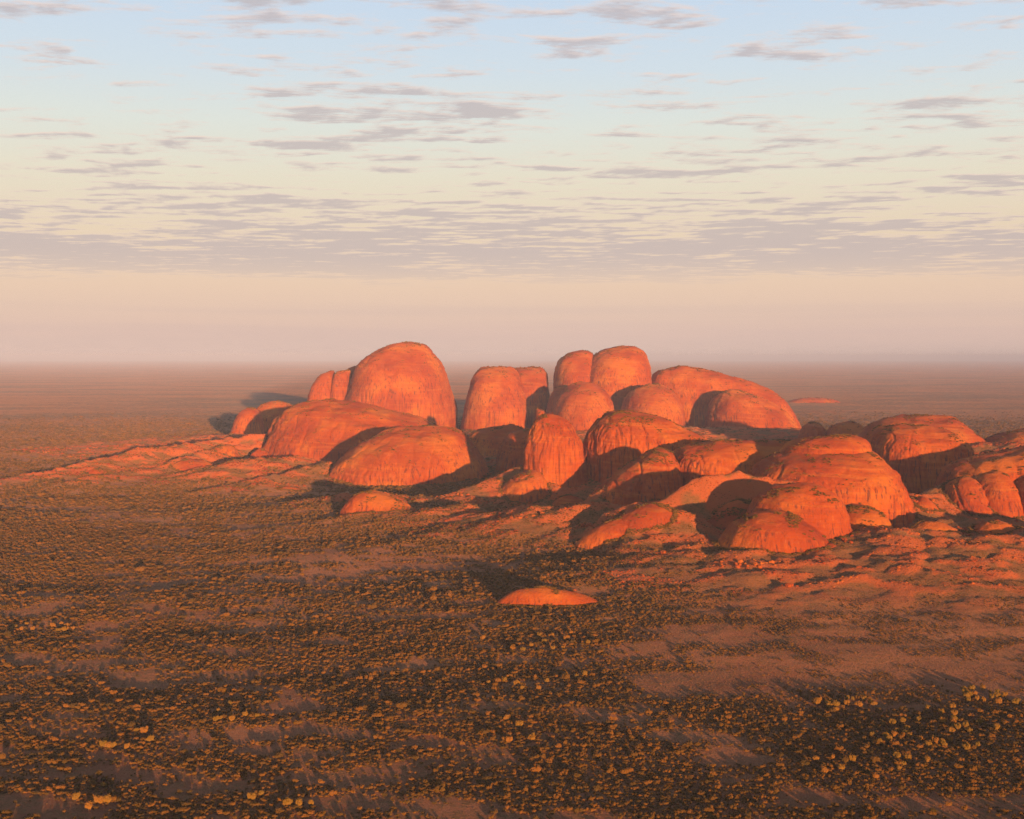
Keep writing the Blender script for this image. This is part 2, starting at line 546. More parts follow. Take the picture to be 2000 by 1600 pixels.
def dome(name, label, outline, Y, dep, a=2.2, n=2.3, lump=1.0, flute=1.0, bed=1.0, seed=1, cat='rock dome', group=None, shear=0.0, back=None, groove=0.0, soft=2):
    """outline: photo points from the left foot over the top to the right foot, standing at distance Y"""
    p = chaikin([((px - 1000) / F * Y, H - (py - Y0) / F * Y) for px, py in outline], soft)
    it = int(np.argmax(p[:, 1]))
    zt = p[it, 1]
    zb = min(p[0, 1], p[-1, 1])
    w_px = max(o[0] for o in outline) - min(o[0] for o in outline)
    h_px = max(o[1] for o in outline) - min(o[1] for o in outline)
    nu = int(np.clip(2.0 * (w_px + 40) * 0.9, 90, 560))
    nv = int(np.clip(1.0 * h_px + 20, 26, 190))
    s = np.linspace(0, 1, nv)
    t = np.sin(s * math.pi / 2)
    z = zb + (zt - zb) * t
    # extents of the traced outline at every height
    dense = np.vstack([np.stack([np.linspace(p[i, 0], p[i + 1, 0], 12), np.linspace(p[i, 1], p[i + 1, 1], 12)], -1) for i in range(len(p) - 1)])
    L = np.empty(nv)
    R = np.empty(nv)
    for i, zz in enumerate(z):
        k = dense[dense[:, 1] >= zz - 1e-6]
        L[i], R[i] = k[:, 0].min(), k[:, 0].max()
    g_ = np.sqrt(np.clip(1 - t ** a, 0, 1))
    # skirt that carries the rock down into the ground
    ns = 5
    zs = zb - np.linspace(60, 12, ns)
    fl = 1 + np.linspace(0.10, 0.02, ns)
    c0, h0 = (L[0] + R[0]) / 2, (R[0] - L[0]) / 2
    L = np.concatenate([c0 - h0 * fl, L])
    R = np.concatenate([c0 + h0 * fl, R])
    z = np.concatenate([zs, z])
    g_ = np.concatenate([fl, g_])
    tt = np.concatenate([np.zeros(ns), t])
    th = np.linspace(0, 2 * math.pi, nu, endpoint=False)
    e = 2 / n
    cs, sn = np.cos(th), np.sin(th)
    ex, ey = np.sign(cs) * np.abs(cs) ** e, np.sign(sn) * np.abs(sn) ** e
    bk = back or dep
    dd = np.where(ey < 0, dep, bk)
    X = ((L + R) / 2)[:, None] + ((R - L) / 2)[:, None] * ex[None]
    Yy = Y + g_[:, None] * (dd * ey)[None] + shear * tt[:, None]
    Z = np.repeat(z[:, None], nu, 1)

    def normals(X, Y_, Z):
        V = np.stack([X, Y_, Z], -1)
        du = np.roll(V, -1, 1) - np.roll(V, 1, 1)
        dv = np.gradient(V, axis=0)
        N = np.cross(du, dv)
        return N / (np.linalg.norm(N, axis=-1, keepdims=True) + 1e-9)

    N = normals(X, Yy, Z)
    N[-1] = (0, 0, 1)
    steep = 1 - np.abs(N[..., 2])
    size = min(R.max() - L.min(), zt - zb, 2 * dep)
    A = np.clip(size / 150, 0.12, 1.3)
    so = seed * 13.7
    sc = np.clip(size / 160, .35, 1.2)
    d = lump * A * 7 * fbm(X / (95 * sc) + so, Yy / (95 * sc), Z / (120 * sc), 3, seed)
    fl_ = fbm(X / 22 + so, Yy / 22, Z / 300, 3, seed + 3)
    d += flute * A * 2.2 * (-np.abs(fl_) * 1.6 + 0.35) * sstep(0.1, 0.55, steep)
    fl2 = perlin(X / 7.5 + so, Yy / 7.5, Z / 90, seed + 8)
    d += flute * A * 0.9 * fl2 * steep
    zz = Z + 0.05 * X - 0.03 * Yy
    d += bed * A * 1.5 * perlin(X / 150, Yy / 150, zz / 8.5 + so, seed + 5) + bed * A * 1.6 * perlin(X / 300, Yy / 300, zz / 24 + so, seed + 6)
    d += 0.6 * A * fbm(X / 14, Yy / 14, Z / 14, 3, seed + 9)
    if groove:
        gn = perlin(X / 60 + so, Yy / 140, 0.5, seed + 12)
        d -= groove * sstep(0.10, 0.0, np.abs(gn)) * sstep(0.02, 0.2, steep)
    fade = np.concatenate([np.ones(len(z) - 3), [0.8, 0.4, 0.15]])
    d = d * fade[:, None]
    X, Yy, Z = X + N[..., 0] * d, Yy + N[..., 1] * d, Z + N[..., 2] * d
    # weld the summit
    V = np.stack([X, Yy, Z], -1)
    nr = len(z)
    half = nu // 2
    idx = np.arange(nu)
    mir = (nu - idx) % nu
    V[-1] = (V[-1] + V[-1][mir]) / 2
    base = V.mean((0, 1))
    base[2] = float(ground_z(np.array([base[0]]), np.array([base[1]]))[0])
    o = mesh_obj(name, (V - base).reshape(-1, 3), grid_faces(nr, nu, True), M_ROCK)
    o.location = base
    tag(o, label, cat, group)
    COL.objects.link(o)
    DOMES.append((V, normals(X, Yy, Z)))
    return o


D = dome
# --- far row
D('rock_dome', 'tallest far dome, rounded summit with small shrubs, left of the narrow gap',
  [(660, 850), (676, 790), (683, 765), (690, 745), (697, 722), (708, 705), (735, 688), (764, 673), (790, 667), (818, 669), (836, 676), (846, 690), (862, 710), (872, 735), (880, 762), (889, 790), (893, 815), (895, 850)], 7100, 520, a=3.0, n=2.6, seed=1, flute=1.2, groove=3)
D('rock_dome', 'rust shoulder rock left of the tallest far dome, beside its dark gap',
  [(596, 850), (604, 780), (612, 752), (624, 733), (640, 725), (652, 724), (657, 735), (655, 780), (650, 850)], 7050, 220, a=3.5, n=2.8, seed=2, lump=.6)
D('rock_dome', 'upright rock slice wedged between the shoulder rock and the tallest far dome',
  [(640, 850), (646, 780), (652, 735), (658, 726), (672, 724), (684, 722), (684, 735), (678, 760), (672, 790), (668, 850)], 7000, 150, a=4, n=3, seed=3, lump=.5)
D('rock_dome', 'purple shaded back slope peeping out behind the tallest far dome at left',
  [(660, 850), (665, 760), (676, 722), (690, 716), (705, 713), (715, 850)], 7500, 200, a=3, seed=4, lump=.5)
D('rock_dome', 'far steep sided dome with flat sloping top, right of the narrow gap',
  [(894, 860), (903, 822), (907, 795), (915, 765), (921, 740), (932, 724), (950, 716), (985, 715), (1002, 718), (1012, 730), (1024, 760), (1036, 800), (1042, 860)], 7050, 380, a=3.2, n=2.7, seed=5)
D('rock_dome', 'narrow far dome joined to the right side of the flat topped one',
  [(985, 860), (995, 780), (1000, 724), (1010, 719), (1035, 716), (1056, 717), (1066, 726), (1070, 745), (1073, 770), (1077, 860)], 7250, 350, a=4, n=2.9, seed=6)
D('rock_dome', 'lower left half of the notched far twin dome',
  [(1072, 850), (1081, 755), (1085, 722), (1093, 702), (1108, 689), (1135, 685), (1156, 688), (1162, 700), (1170, 760), (1180, 850)], 7100, 350, a=3.4, n=2.6, seed=7, lump=.7)
D('rock_dome', 'higher right half of the notched far twin dome',
  [(1120, 850), (1134, 740), (1146, 712), (1160, 692), (1185, 680), (1215, 675), (1240, 678), (1258, 688), (1267, 710), (1270, 740), (1274, 850)], 7080, 420, a=3.6, n=2.6, seed=8, lump=.8)
D('rock_dome', 'shadowed low shoulder filling the notch beside the far twin dome',
  [(1062, 850), (1068, 790), (1078, 765), (1090, 754), (1120, 752), (1140, 850)], 6850, 200, a=3, seed=9, lump=.6)
D('rock_dome', 'small rounded dome in front of the far twin dome, under its left half',
  [(1066, 870), (1078, 806), (1088, 780), (1100, 762), (1118, 751), (1142, 748), (1166, 752), (1184, 762), (1194, 782), (1201, 806), (1208, 870)], 6450, 330, a=2.4, n=2.2, seed=10)
D('rock_dome', 'smooth rounded dome under the right half of the far twin dome',
  [(1208, 870), (1214, 800), (1217, 782), (1232, 763), (1255, 752), (1280, 750), (1305, 756), (1322, 771), (1331, 795), (1335, 830), (1340, 870)], 6500, 330, a=2.6, n=2.2, seed=11, lump=.8)
D('rock_dome', 'long whaleback ridge sloping down to the right behind the middle domes',
  [(1262, 850), (1268, 760), (1274, 732), (1292, 720), (1340, 714), (1382, 722), (1440, 738), (1490, 754), (1528, 777), (1548, 803), (1562, 835), (1574, 880)], 7050, 330, a=2.4, n=2.5, seed=12, lump=1.0, flute=.7, groove=3)
D('rock_dome', 'broad dome with a green hollow in its face, in front of the long whaleback ridge',
  [(1370, 880), (1379, 838), (1383, 802), (1394, 777), (1415, 763), (1445, 761), (1478, 775), (1515, 794), (1545, 812), (1560, 835), (1570, 880)], 6600, 330, a=1.9, n=2.2, seed=13, lump=1.3, flute=.4)
D('rock_dome', 'tiny half shadowed dome tucked at the right foot of the whaleback ridge',
  [(1560, 870), (1568, 834), (1582, 825), (1598, 826), (1611, 838), (1618, 870)], 5400, 130, a=2, seed=14, lump=.6)
D('rock_dome', 'small pale red dome between the tiny dome and the long back dome',
  [(1605, 880), (1618, 838), (1634, 826), (1655, 823), (1674, 824), (1690, 842), (1700, 880)], 5300, 160, a=2, seed=15)
D('rock_dome', 'long smooth back dome behind the cliff domes at right',
  [(1680, 890), (1690, 842), (1712, 826), (1735, 816), (1770, 811), (1850, 813), (1872, 824), (1900, 848), (1922, 870), (1936, 890)], 4700, 330, a=2.0, n=2.2, seed=16, flute=.5)
D('rock_dome', 'hazy red dome with a shrub hollow behind the rocks at the right edge',
  [(1915, 900), (1928, 868), (1948, 852), (1980, 842), (2030, 836), (2090, 850), (2130, 900)], 4500, 260, a=1.8, seed=17)
# --- middle
D('rock_dome', 'small orange dome at the far left end of the rock group',
  [(446, 866), (455, 838), (461, 817), (473, 801), (490, 796), (503, 801), (512, 820), (518, 866)], 6100, 120, a=3, seed=18, lump=.7)
D('rock_dome', 'small dome with a dark shaded face beside the leftmost orange dome',
  [(486, 866), (497, 806), (508, 791), (535, 782), (565, 788), (590, 800), (610, 866)], 6350, 180, a=2.8, seed=19, lump=.7)
D('rock_dome', 'broad sloping orange dome below the tallest far dome, left of the big shaded cliff dome',
  [(505, 905), (521, 868), (527, 848), (540, 822), (560, 800), (588, 785), (625, 780), (680, 783), (740, 794), (800, 810), (850, 828), (880, 850), (895, 905)], 5030, 430, a=1.9, n=2.2, seed=20, flute=1.0, lump=1.4, groove=4.5)
D('rock_dome', 'broad fluted dome with its lower right side in shadow, left of the bright peak',
  [(640, 925), (655, 902), (690, 872), (735, 847), (775, 835), (820, 832), (870, 833), (898, 838), (915, 850), (935, 880), (950, 908), (960, 940)], 4330, 330, a=2.1, n=2.3, seed=21, flute=1.6, bed=.7, groove=3)
D('rock_dome', 'fully shadowed dome in the gap left of the bright central peak',
  [(905, 930), (915, 850), (935, 838), (975, 831), (1010, 832), (1040, 850), (1060, 930)], 4900, 200, a=2.6, seed=22)
D('rock_dome', 'half shadowed rock just behind the left edge of the bright central peak',
  [(960, 940), (975, 880), (990, 855), (1010, 840), (1035, 836), (1055, 850), (1075, 940)], 4400, 150, a=2.6, seed=23)
D('rock_dome', 'pale stepped rock ledge peeping above the bright central peak',
  [(1040, 850), (1044, 812), (1046, 797), (1056, 800), (1066, 803), (1072, 850)], 4900, 90, a=4, seed=24, lump=.4)
D('rock_dome', 'bright glowing orange peak in the centre of the photo',
  [(1012, 940), (1022, 905), (1032, 868), (1042, 838), (1053, 818), (1068, 806), (1082, 804), (1098, 809), (1114, 826), (1129, 853), (1140, 888), (1149, 920), (1157, 940)], 3640, 120, a=2.8, n=2.5, seed=25, flute=1.8, bed=1.1, lump=1.5)
D('rock_dome', 'long orange dome with vertical cracks, just right of the bright central peak',
  [(1130, 935), (1141, 870), (1150, 842), (1165, 820), (1185, 806), (1207, 802), (1245, 808), (1290, 816), (1330, 834), (1375, 857), (1400, 880), (1410, 935)], 3690, 185, a=3.0, n=2.4, seed=26, flute=1.7, groove=4)
D('rock_dome', 'orange sloping dome left of the long shadowed wall, above the dark valley',
  [(1145, 985), (1168, 955), (1210, 920), (1250, 892), (1283, 876), (1305, 880), (1322, 900), (1334, 940), (1342, 1000)], 3280, 150, a=2.3, seed=27, groove=6, bed=1.4)
D('rock_dome', 'long flat topped wall with a diagonal shadow across its fluted face',
  [(1300, 1010), (1312, 905), (1322, 878), (1345, 866), (1380, 861), (1440, 860), (1510, 860), (1560, 862), (1600, 870), (1620, 1010)], 3370, 185, a=4.2, n=3.0, seed=28, flute=1.8, lump=.8, groove=4)
D('rock_dome', 'dome with fluted cliff, dark in its lower half, between the big cliff and right edge',
  [(1680, 985), (1690, 895), (1697, 862), (1712, 842), (1735, 832), (1765, 827), (1825, 833), (1856, 845), (1876, 864), (1882, 885), (1880, 925), (1886, 985)], 3780, 230, a=4.0, n=3.0, seed=29, flute=1.7, groove=3)
# --- near
D('rock_dome', 'large striped orange cliff dome right of centre, beneath the flat capping slab',
  [(1440, 1050), (1462, 945), (1480, 912), (1500, 897), (1530, 884), (1570, 877), (1640, 874), (1697, 877), (1712, 892), (1735, 916), (1750, 945), (1762, 975), (1772, 1000), (1788, 1050)], 3130, 250, a=3.8, n=2.6, seed=30, lump=.7, flute=1.7, bed=1.2, groove=3)
D('rock_slab', 'flat capping slab with a line of shrubs under it, on top of the striped cliff dome',
  [(1518, 896), (1530, 876), (1542, 866), (1565, 858), (1605, 852), (1648, 848), (1680, 853), (1694, 862), (1697, 880), (1700, 896)], 3150, 110, a=2.6, n=2.5, seed=31, cat='rock slab', flute=.8)
D('rock_slab', 'smooth rust apron slab at the foot of the striped cliff dome',
  [(1590, 1065), (1620, 1010), (1650, 985), (1690, 985), (1715, 995), (1732, 1015), (1745, 1040), (1752, 1065)], 2710, 110, a=2.2, seed=32, cat='rock slab', flute=.5)
D('rock_dome', 'nearest banded orange dome at right front, above the lower striped lobe',
  [(1440, 1080), (1462, 1005), (1476, 980), (1498, 960), (1525, 947), (1560, 941), (1595, 944), (1625, 956), (1645, 978), (1653, 1005), (1657, 1035), (1662, 1080)], 2620, 120, a=2.7, n=2.4, seed=33, bed=1.7, flute=.9)
D('rock_dome', 'low striped front lobe with dark water streaks, below the nearest banded dome',
  [(1398, 1075), (1412, 1050), (1432, 1027), (1460, 1006), (1485, 998), (1515, 997), (1548, 1006), (1580, 1024), (1605, 1040), (1620, 1058), (1628, 1085)], 2500, 105, a=2.4, n=2.3, seed=34, flute=1.2, bed=1.5)
D('rock_dome', 'shadowed rock shoulder in the dark valley left of the nearest banded dome',
  [(1320, 1080), (1345, 1045), (1385, 1010), (1420, 985), (1455, 975), (1480, 990), (1500, 1080)], 2780, 120, a=1.9, seed=35)
D('rock_dome', 'big smooth dome at the right edge, above three bulging buttresses',
  [(1832, 985), (1842, 935), (1855, 912), (1885, 897), (1930, 890), (1985, 880), (2040, 868), (2110, 872), (2170, 900), (2200, 985)], 3330, 200, a=2.4, n=2.4, seed=36, flute=1.0, groove=4)
D('rock_dome', 'left bulging buttress below the big right edge dome',
  [(1826, 1050), (1838, 985), (1850, 948), (1878, 930), (1905, 934), (1922, 965), (1930, 1000), (1938, 1050)], 3185, 115, a=2.1, seed=37, groove=4)
D('rock_dome', 'middle bulging buttress below the big right edge dome',
  [(1880, 1050), (1896, 965), (1912, 932), (1945, 920), (1972, 930), (1984, 960), (1990, 1000), (1996, 1050)], 3190, 115, a=2.2, seed=38)
D('rock_dome', 'partly cut off buttress at the right edge, rightmost of three',
  [(1976, 1040), (1980, 975), (1988, 945), (2005, 928), (2040, 920), (2080, 945), (2100, 1040)], 3150, 120, a=2.6, seed=39, groove=4)
D('rock_dome', 'small isolated orange dome with long shadow to its left, on the left plain',
  [(652, 1020), (668, 994), (680, 974), (694, 963), (716, 958), (738, 959), (766, 969), (796, 987), (824, 1005), (856, 1024), (880, 1040)], 3250, 95, a=1.9, seed=40, flute=1.3, lump=1.3, groove=2)
D('rock_slab', 'rounded red buttress rock below left of the bright central peak',
  [(955, 1000), (966, 972), (985, 946), (1010, 926), (1040, 915), (1062, 925), (1070, 960), (1078, 1000)], 3500, 110, a=2.1, seed=41, cat='rock slab', groove=5)
D('rock_slab', 'lit orange slab on the vegetated ridge left of the dark valley',
  [(1180, 1055), (1205, 1012), (1235, 992), (1275, 984), (1305, 990), (1322, 1010), (1330, 1050)], 2690, 80, a=1.9, seed=42, cat='rock slab')
D('rock_slab', 'low mottled slab mound in front of the ridge, left of the dark valley',
  [(1125, 1062), (1145, 1042), (1180, 1020), (1215, 1012), (1250, 1022), (1285, 1042), (1300, 1062)], 2665, 55, a=1.5, seed=43, cat='rock slab')
LOW = [
    ('isolated flat red rock sheet lying in the scrub in the middle foreground', [(966, 1180), (984, 1163), (1010, 1152), (1050, 1147), (1090, 1150), (1135, 1160), (1170, 1174), (1186, 1182)], 2120, 36, 1.5),
    ('flat red rock sheet on the plain below the right edge rocks', [(1790, 1142), (1805, 1133), (1840, 1128), (1880, 1129), (1905, 1134), (1915, 1143)], 2230, 26, 1.5),
    ('thin red rock streak left of the flat sheet on the right plain', [(1655, 1159), (1668, 1153), (1690, 1150), (1712, 1153), (1716, 1160)], 2200, 12, 1.6),
    ('small red rock patch at the right edge, lowest of the right plain', [(1965, 1166), (1978, 1160), (2000, 1157), (2030, 1160), (2040, 1168)], 2180, 18, 1.6),
    ('leaf shaped smooth red slab below the nearest banded dome', [(1565, 1100), (1576, 1078), (1595, 1066), (1620, 1061), (1640, 1066), (1650, 1082)], 2440, 42, 1.8),
    ('ribbed red slab right of the leaf shaped slab', [(1655, 1102), (1672, 1078), (1700, 1064), (1740, 1072), (1765, 1096), (1770, 1106)], 2430, 45, 1.8),
    ('crumbling red slab between the ribbed slab and the long outcrop', [(1735, 1070), (1752, 1056), (1790, 1054), (1830, 1075), (1850, 1095)], 2480, 45, 1.7),
    ('long red outcrop in front of the dark gully at right', [(1765, 1052), (1785, 1026), (1810, 1017), (1840, 1020), (1875, 1036), (1895, 1056), (1900, 1072)], 2640, 60, 1.9),
    ('rounded red outcrop near the right edge, beyond the long outcrop', [(1890, 1050), (1905, 1028), (1930, 1018), (1965, 1020), (1990, 1040), (2004, 1064), (2008, 1074)], 2660, 62, 1.9),
    ('striped orange cliff outcrop on the left ridge', [(322, 937), (330, 916), (345, 903), (370, 897), (400, 900), (425, 915), (435, 935)], 4370, 70, 2.2),
    ('rubbly red outcrop near the left tip of the ridge', [(158, 945), (163, 925), (185, 915), (205, 918), (220, 940)], 4260, 55, 2.0),
    ('lit rock knob on the crest of the left ridge', [(212, 915), (222, 902), (240, 895), (255, 903), (265, 918)], 4600, 45, 2.0),
    ('long orange rock band on the left ridge crest, below the leftmost domes', [(292, 905), (310, 880), (345, 868), (375, 873), (395, 885), (405, 905)], 4950, 60, 2.0),
    ('sloping red slab on the upper left ridge, beside the shrubby gullies', [(395, 910), (410, 880), (440, 866), (465, 878), (478, 915)], 4780, 60, 2.0),
    ('red slab between gullies below the broad sloping dome', [(480, 925), (487, 892), (505, 872), (525, 885), (535, 930)], 4760, 60, 2.0),
    ('flat red sheet on the slope below the third ridge line, left one', [(410, 972), (430, 956), (460, 950), (490, 953), (515, 968)], 3880, 35, 1.6),
    ('flat red sheet on the slope below the third ridge line, right one', [(540, 962), (550, 950), (575, 950), (600, 960), (606, 972)], 3880, 32, 1.6),
    ('orange rock apron right of the small isolated dome on the left plain', [(785, 1034), (805, 1000), (845, 993), (885, 1003), (915, 1032)], 3215, 60, 1.7),
    ('red rock bump on the talus left of the bright central peak', [(905, 975), (918, 950), (940, 944), (958, 955), (966, 985)], 3560, 40, 2.0),
    ('pale red apron rock right of the rounded buttress, under the central peak', [(1070, 1000), (1085, 975), (1110, 966), (1140, 975), (1160, 1000)], 3380, 55, 1.6),
    ('red slab on the talus between the cliff dome and right edge', [(1770, 1010), (1785, 978), (1805, 968), (1825, 985), (1838, 1012)], 3060, 50, 2.0),
    ('distant low red mound on the plain behind the whaleback ridge', [(1530, 788), (1555, 779), (1590, 776), (1625, 779), (1645, 787)], 11300, 160, 1.7),
]
for i, (lb, ol, Y, dep, a) in enumerate(LOW):
    x_, y_ = (sum(p[0] for p in ol) / len(ol)), Y
    D('rock_outcrop', lb, ol, Y, dep, a=a, seed=60 + i, cat='rock outcrop', lump=1.2, flute=1.0)

# ------------------------------------------------------------------ haze
def haze():
    lo, hi, r = float(ZZ.min()) - 1.0, 600.0, 131500.0
    v = [(x, y, z) for z in (lo, hi) for y in (-r, r) for x in (-r, r)]
    f = [(0, 2, 3, 1), (4, 5, 7, 6), (0, 1, 5, 4), (2, 6, 7, 3), (0, 4, 6, 2), (1, 3, 7, 5)]
    m = bpy.data.materials.new('morning_haze')
    m.use_nodes = True
    t = m.node_tree
    t.nodes.clear()
    pv = t.nodes.new('ShaderNodeVolumePrincipled')
    pv.inputs['Color'].default_value = (0.385, 0.45, 0.66, 1)
    pv.inputs['Density'].default_value = 2.2e-5
    pv.inputs['Anisotropy'].default_value = -0.3
    out = t.nodes.new('ShaderNodeOutputMaterial')
    t.links.new(pv.outputs[0], out.inputs['Volume'])
    o = mesh_obj('haze', np.array(v), np.array(f), m, smooth=False)
    tag(o, 'thin pinkish morning haze lying over the whole plain', kind='stuff')
    COL.objects.link(o)


haze()

# ------------------------------------------------------------------ vegetation
def ico(sub=1):
    import bmesh
    bm = bmesh.new()
    bmesh.ops.create_icosphere(bm, subdivisions=sub, radius=1.0)
    v = np.array([x.co[:] for x in bm.verts])
    f = np.array([[y.index for y in x.verts] for x in bm.faces])
    bm.free()
    return v, f


ICO1, ICO2 = ico(1), ico(2)


def crown(seed, w, h, z0, lumps, leaves, low=False):
    """a leafy crown: lumpy cores with leaf-sized faces standing proud all over them"""
    r = np.random.default_rng(seed)
    vs, fs, off = [], [], 0
    bv, bf = (ICO1 if low else ICO2)
    cs = []
    for i in range(lumps):
        a, q_ = r.uniform(0, 6.28), math.sqrt(r.uniform(0, 1)) * 0.62
        c = np.array([math.cos(a) * q_ * w, math.sin(a) * q_ * w, z0 + h * r.uniform(.45, .75)])
        s = np.array([w * r.uniform(.34, .52), w * r.uniform(.34, .52), h * r.uniform(.26, .42)])
        d = 1 + 0.5 * fbm(bv[:, 0] * 2 + seed + i, bv[:, 1] * 2, bv[:, 2] * 2, 2, seed)
        vs.append(bv * d[:, None] * s + c)
        fs.append(bf + off)
        off += len(bv)
        cs.append((c, s))
    for i in range(leaves):
        c, s = cs[r.integers(len(cs))]
        n = r.normal(size=3)
        n[2] = abs(n[2]) * 0.8 + 0.1 * n[2]
        n /= np.linalg.norm(n)
        p = c + n * s * r.uniform(.95, 1.35)
        e1, e2 = r.normal(size=3), r.normal(size=3)
        k = w * r.uniform(.10, .20)
        e1, e2 = e1 / np.linalg.norm(e1) * k, e2 / np.linalg.norm(e2) * k
        vs.append(np.array([p - e1, p + e2, p + e1 * .9 + e2 * .3]))
        fs.append(np.array([[off, off + 1, off + 2]]))
        off += 3
    return np.vstack(vs), np.vstack(fs)


def trunk(seed, h, rad, limbs=3):
    r = np.random.default_rng(seed)
    vs, fs, off = [], [], 0

    def seg(p0, p1, r0, r1):
        nonlocal off
        k = 6
        a = np.arange(k) / k * 2 * math.pi
        ring = np.stack([np.cos(a), np.sin(a), a * 0], -1)
        vs.append(np.vstack([ring * r0 + p0, ring * r1 + p1]))
        fs.append(np.array([[off + i, off + (i + 1) % k, off + k + (i + 1) % k, off + k + i] for i in range(k)]))
        off += 2 * k
    p = np.array([0, 0, -0.6])
    q_ = np.array([r.uniform(-.3, .3), r.uniform(-.3, .3), h * .55])
    seg(p, q_, rad, rad * .65)
    for i in range(limbs):
        a = r.uniform(0, 6.28)
        e = q_ + np.array([math.cos(a) * h * .25, math.sin(a) * h * .25, h * r.uniform(.2, .38)])
        seg(q_ - np.array([0, 0, .2]), e, rad * .55, rad * .25)
    return np.vstack(vs), np.vstack(fs)


VAR = bpy.data.collections.new('scrub_variants')      # sources for the scattered scrub; not linked to the scene
var_objs = []
for i in range(6):
    v_, f_ = crown(100 + i, 3.1, 2.9, 0.0, 4 + i % 3, 46, low=True)
    o = mesh_obj('scrub_bush_%s' % 'abcdefgh'[i], v_, f_, M_SCRUB, smooth=False)
    VAR.objects.link(o)
    var_objs.append(o)


def scatter(name, label, pts, scale, rot, idx, coll, cat=None):
    me = bpy.data.meshes.new(name)
    me.vertices.add(len(pts))
    me.vertices.foreach_set('co', np.asarray(pts, np.float32).ravel())
    for nm, ty, arr in (('s', 'FLOAT_VECTOR', scale), ('r', 'FLOAT', rot), ('k', 'INT', idx)):
        a = me.attributes.new(nm, ty, 'POINT')
        a.data.foreach_set('vector' if ty == 'FLOAT_VECTOR' else 'value', np.ascontiguousarray(arr, np.float32 if ty != 'INT' else np.int32).ravel())
    o = bpy.data.objects.new(name, me)
    COL.objects.link(o)
    ng = bpy.data.node_groups.new(name, 'GeometryNodeTree')
    ng.interface.new_socket('Geometry', in_out='INPUT', socket_type='NodeSocketGeometry')
    ng.interface.new_socket('Geometry', in_out='OUTPUT', socket_type='NodeSocketGeometry')
    N = ng.nodes.new
    gi, go, ip, ci = N('NodeGroupInput'), N('NodeGroupOutput'), N('GeometryNodeInstanceOnPoints'), N('GeometryNodeCollectionInfo')
    ci.inputs[0].default_value = coll
    ci.inputs['Separate Children'].default_value = True
    ci.inputs['Reset Children'].default_value = True
    ip.inputs['Pick Instance'].default_value = True
    at = {}
    for nm, ty in (('s', 'FLOAT_VECTOR'), ('r', 'FLOAT'), ('k', 'INT')):
        x = N('GeometryNodeInputNamedAttribute')
        x.data_type = ty
        x.inputs['Name'].default_value = nm
        at[nm] = x.outputs['Attribute']
    cx = N('ShaderNodeCombineXYZ')
    Lk = ng.links.new
    Lk(at['r'], cx.inputs[2])
    Lk(gi.outputs[0], ip.inputs['Points'])
    Lk(ci.outputs[0], ip.inputs['Instance'])
    Lk(at['k'], ip.inputs['Instance Index'])
    Lk(cx.outputs[0], ip.inputs['Rotation'])
    Lk(at['s'], ip.inputs['Scale'])
    Lk(ip.outputs[0], go.inputs[0])
    md = o.modifiers.new('scatter', 'NODES')
    md.node_group = ng
    tag(o, label, cat, kind='stuff')
    return o


def jitter_grid(y0, y1, sp):
    xs = np.arange(-0.46 * y1 - 60, 0.46 * y1 + 60, sp)
    ys = np.arange(y0, y1, sp)
    x, y = np.meshgrid(xs, ys)
    x = x + rng.uniform(-.48, .48, x.shape) * sp
    y = y + rng.uniform(-.48, .48, y.shape) * sp
    k = (np.abs(x) < 0.46 * y + 60)
    return x[k], y[k]


bands = [(1060, 2000, 4.1, 0.64), (2000, 3200, 5.2, 0.74), (3200, 5200, 8.2, 1.08), (4600, 9800, 19.0, 2.1)]
px_, sc_ = [], []
for y0, y1, sp, s0 in bands:
    x, y = jitter_grid(y0, y1, sp)
    z = ground_z(x, y)
    u_, v_ = px_of(x, y, z)
    dn = fbm(x / 95, y / 55, 2.2, 4, 51)                       # groves drawn out across the slope
    dn2 = fbm(x / 420, y / 300, 6.2, 3, 57)
    cl = clear_at(u_, v_) if y1 <= 5300 else 0 * x
    hl = hills(x, y)
    # the right side of the foreground is an open fan, the left is closed scrub
    right = sstep(1000, 1650, u_) * sstep(1420, 1300, v_) * sstep(5200, 4000, y)
    p = 0.95 + 1.9 * dn + 1.0 * dn2 - 0.78 * right - 1.05 * cl - 0.38 * sstep(8, 40, hl) + 0.34 * right * sstep(8, 30, hl)
    p = np.clip(p + dense_at(u_, v_), 0.02, 0.97)
    if y1 > 9000:
        p = p * sstep(4500, 5400, y) * sstep(9800, 6500, y)
    elif y1 > 5000:
        p = p * sstep(5300, 4500, y)
    keep = rng.uniform(0, 1, len(x)) < p
    x, y, z = x[keep], y[keep], z[keep]
    px_.append(np.stack([x, y, z - 0.25], -1))
    s = s0 * rng.lognormal(-0.10, 0.36, len(x)) * (1 - 0.40 * right[keep]) * (1 - 0.30 * sstep(8, 40, hl[keep]))
    s = np.stack([s * rng.uniform(1.0, 1.5, len(s)), s * rng.uniform(.85, 1.1, len(s)), s * rng.uniform(.95, 1.35, len(s)) * (1.0 if s0 < 2 else 0.55)], -1)
    sc_.append(s)
pts, scl = np.vstack(px_), np.vstack(sc_)
# the lowest strip of bushes is built one by one (300); the rest stays one mass
U, V_ = px_of(pts[:, 0], pts[:, 1], pts[:, 2])
inview = (U > 6) & (U < 1994) & (V_ < 1594)
order = np.argsort(np.where(inview, pts[:, 1], 1e9))
single = order[:300]
mask = np.ones(len(pts), bool)
mask[single] = False
rot = rng.uniform(0, 6.28, len(pts))
idx = rng.integers(0, 6, len(pts))
scatter('desert_scrub', 'countless golden olive desert bushes covering the plain in loose groves', pts[mask], scl[mask], rot[mask], idx[mask], VAR)

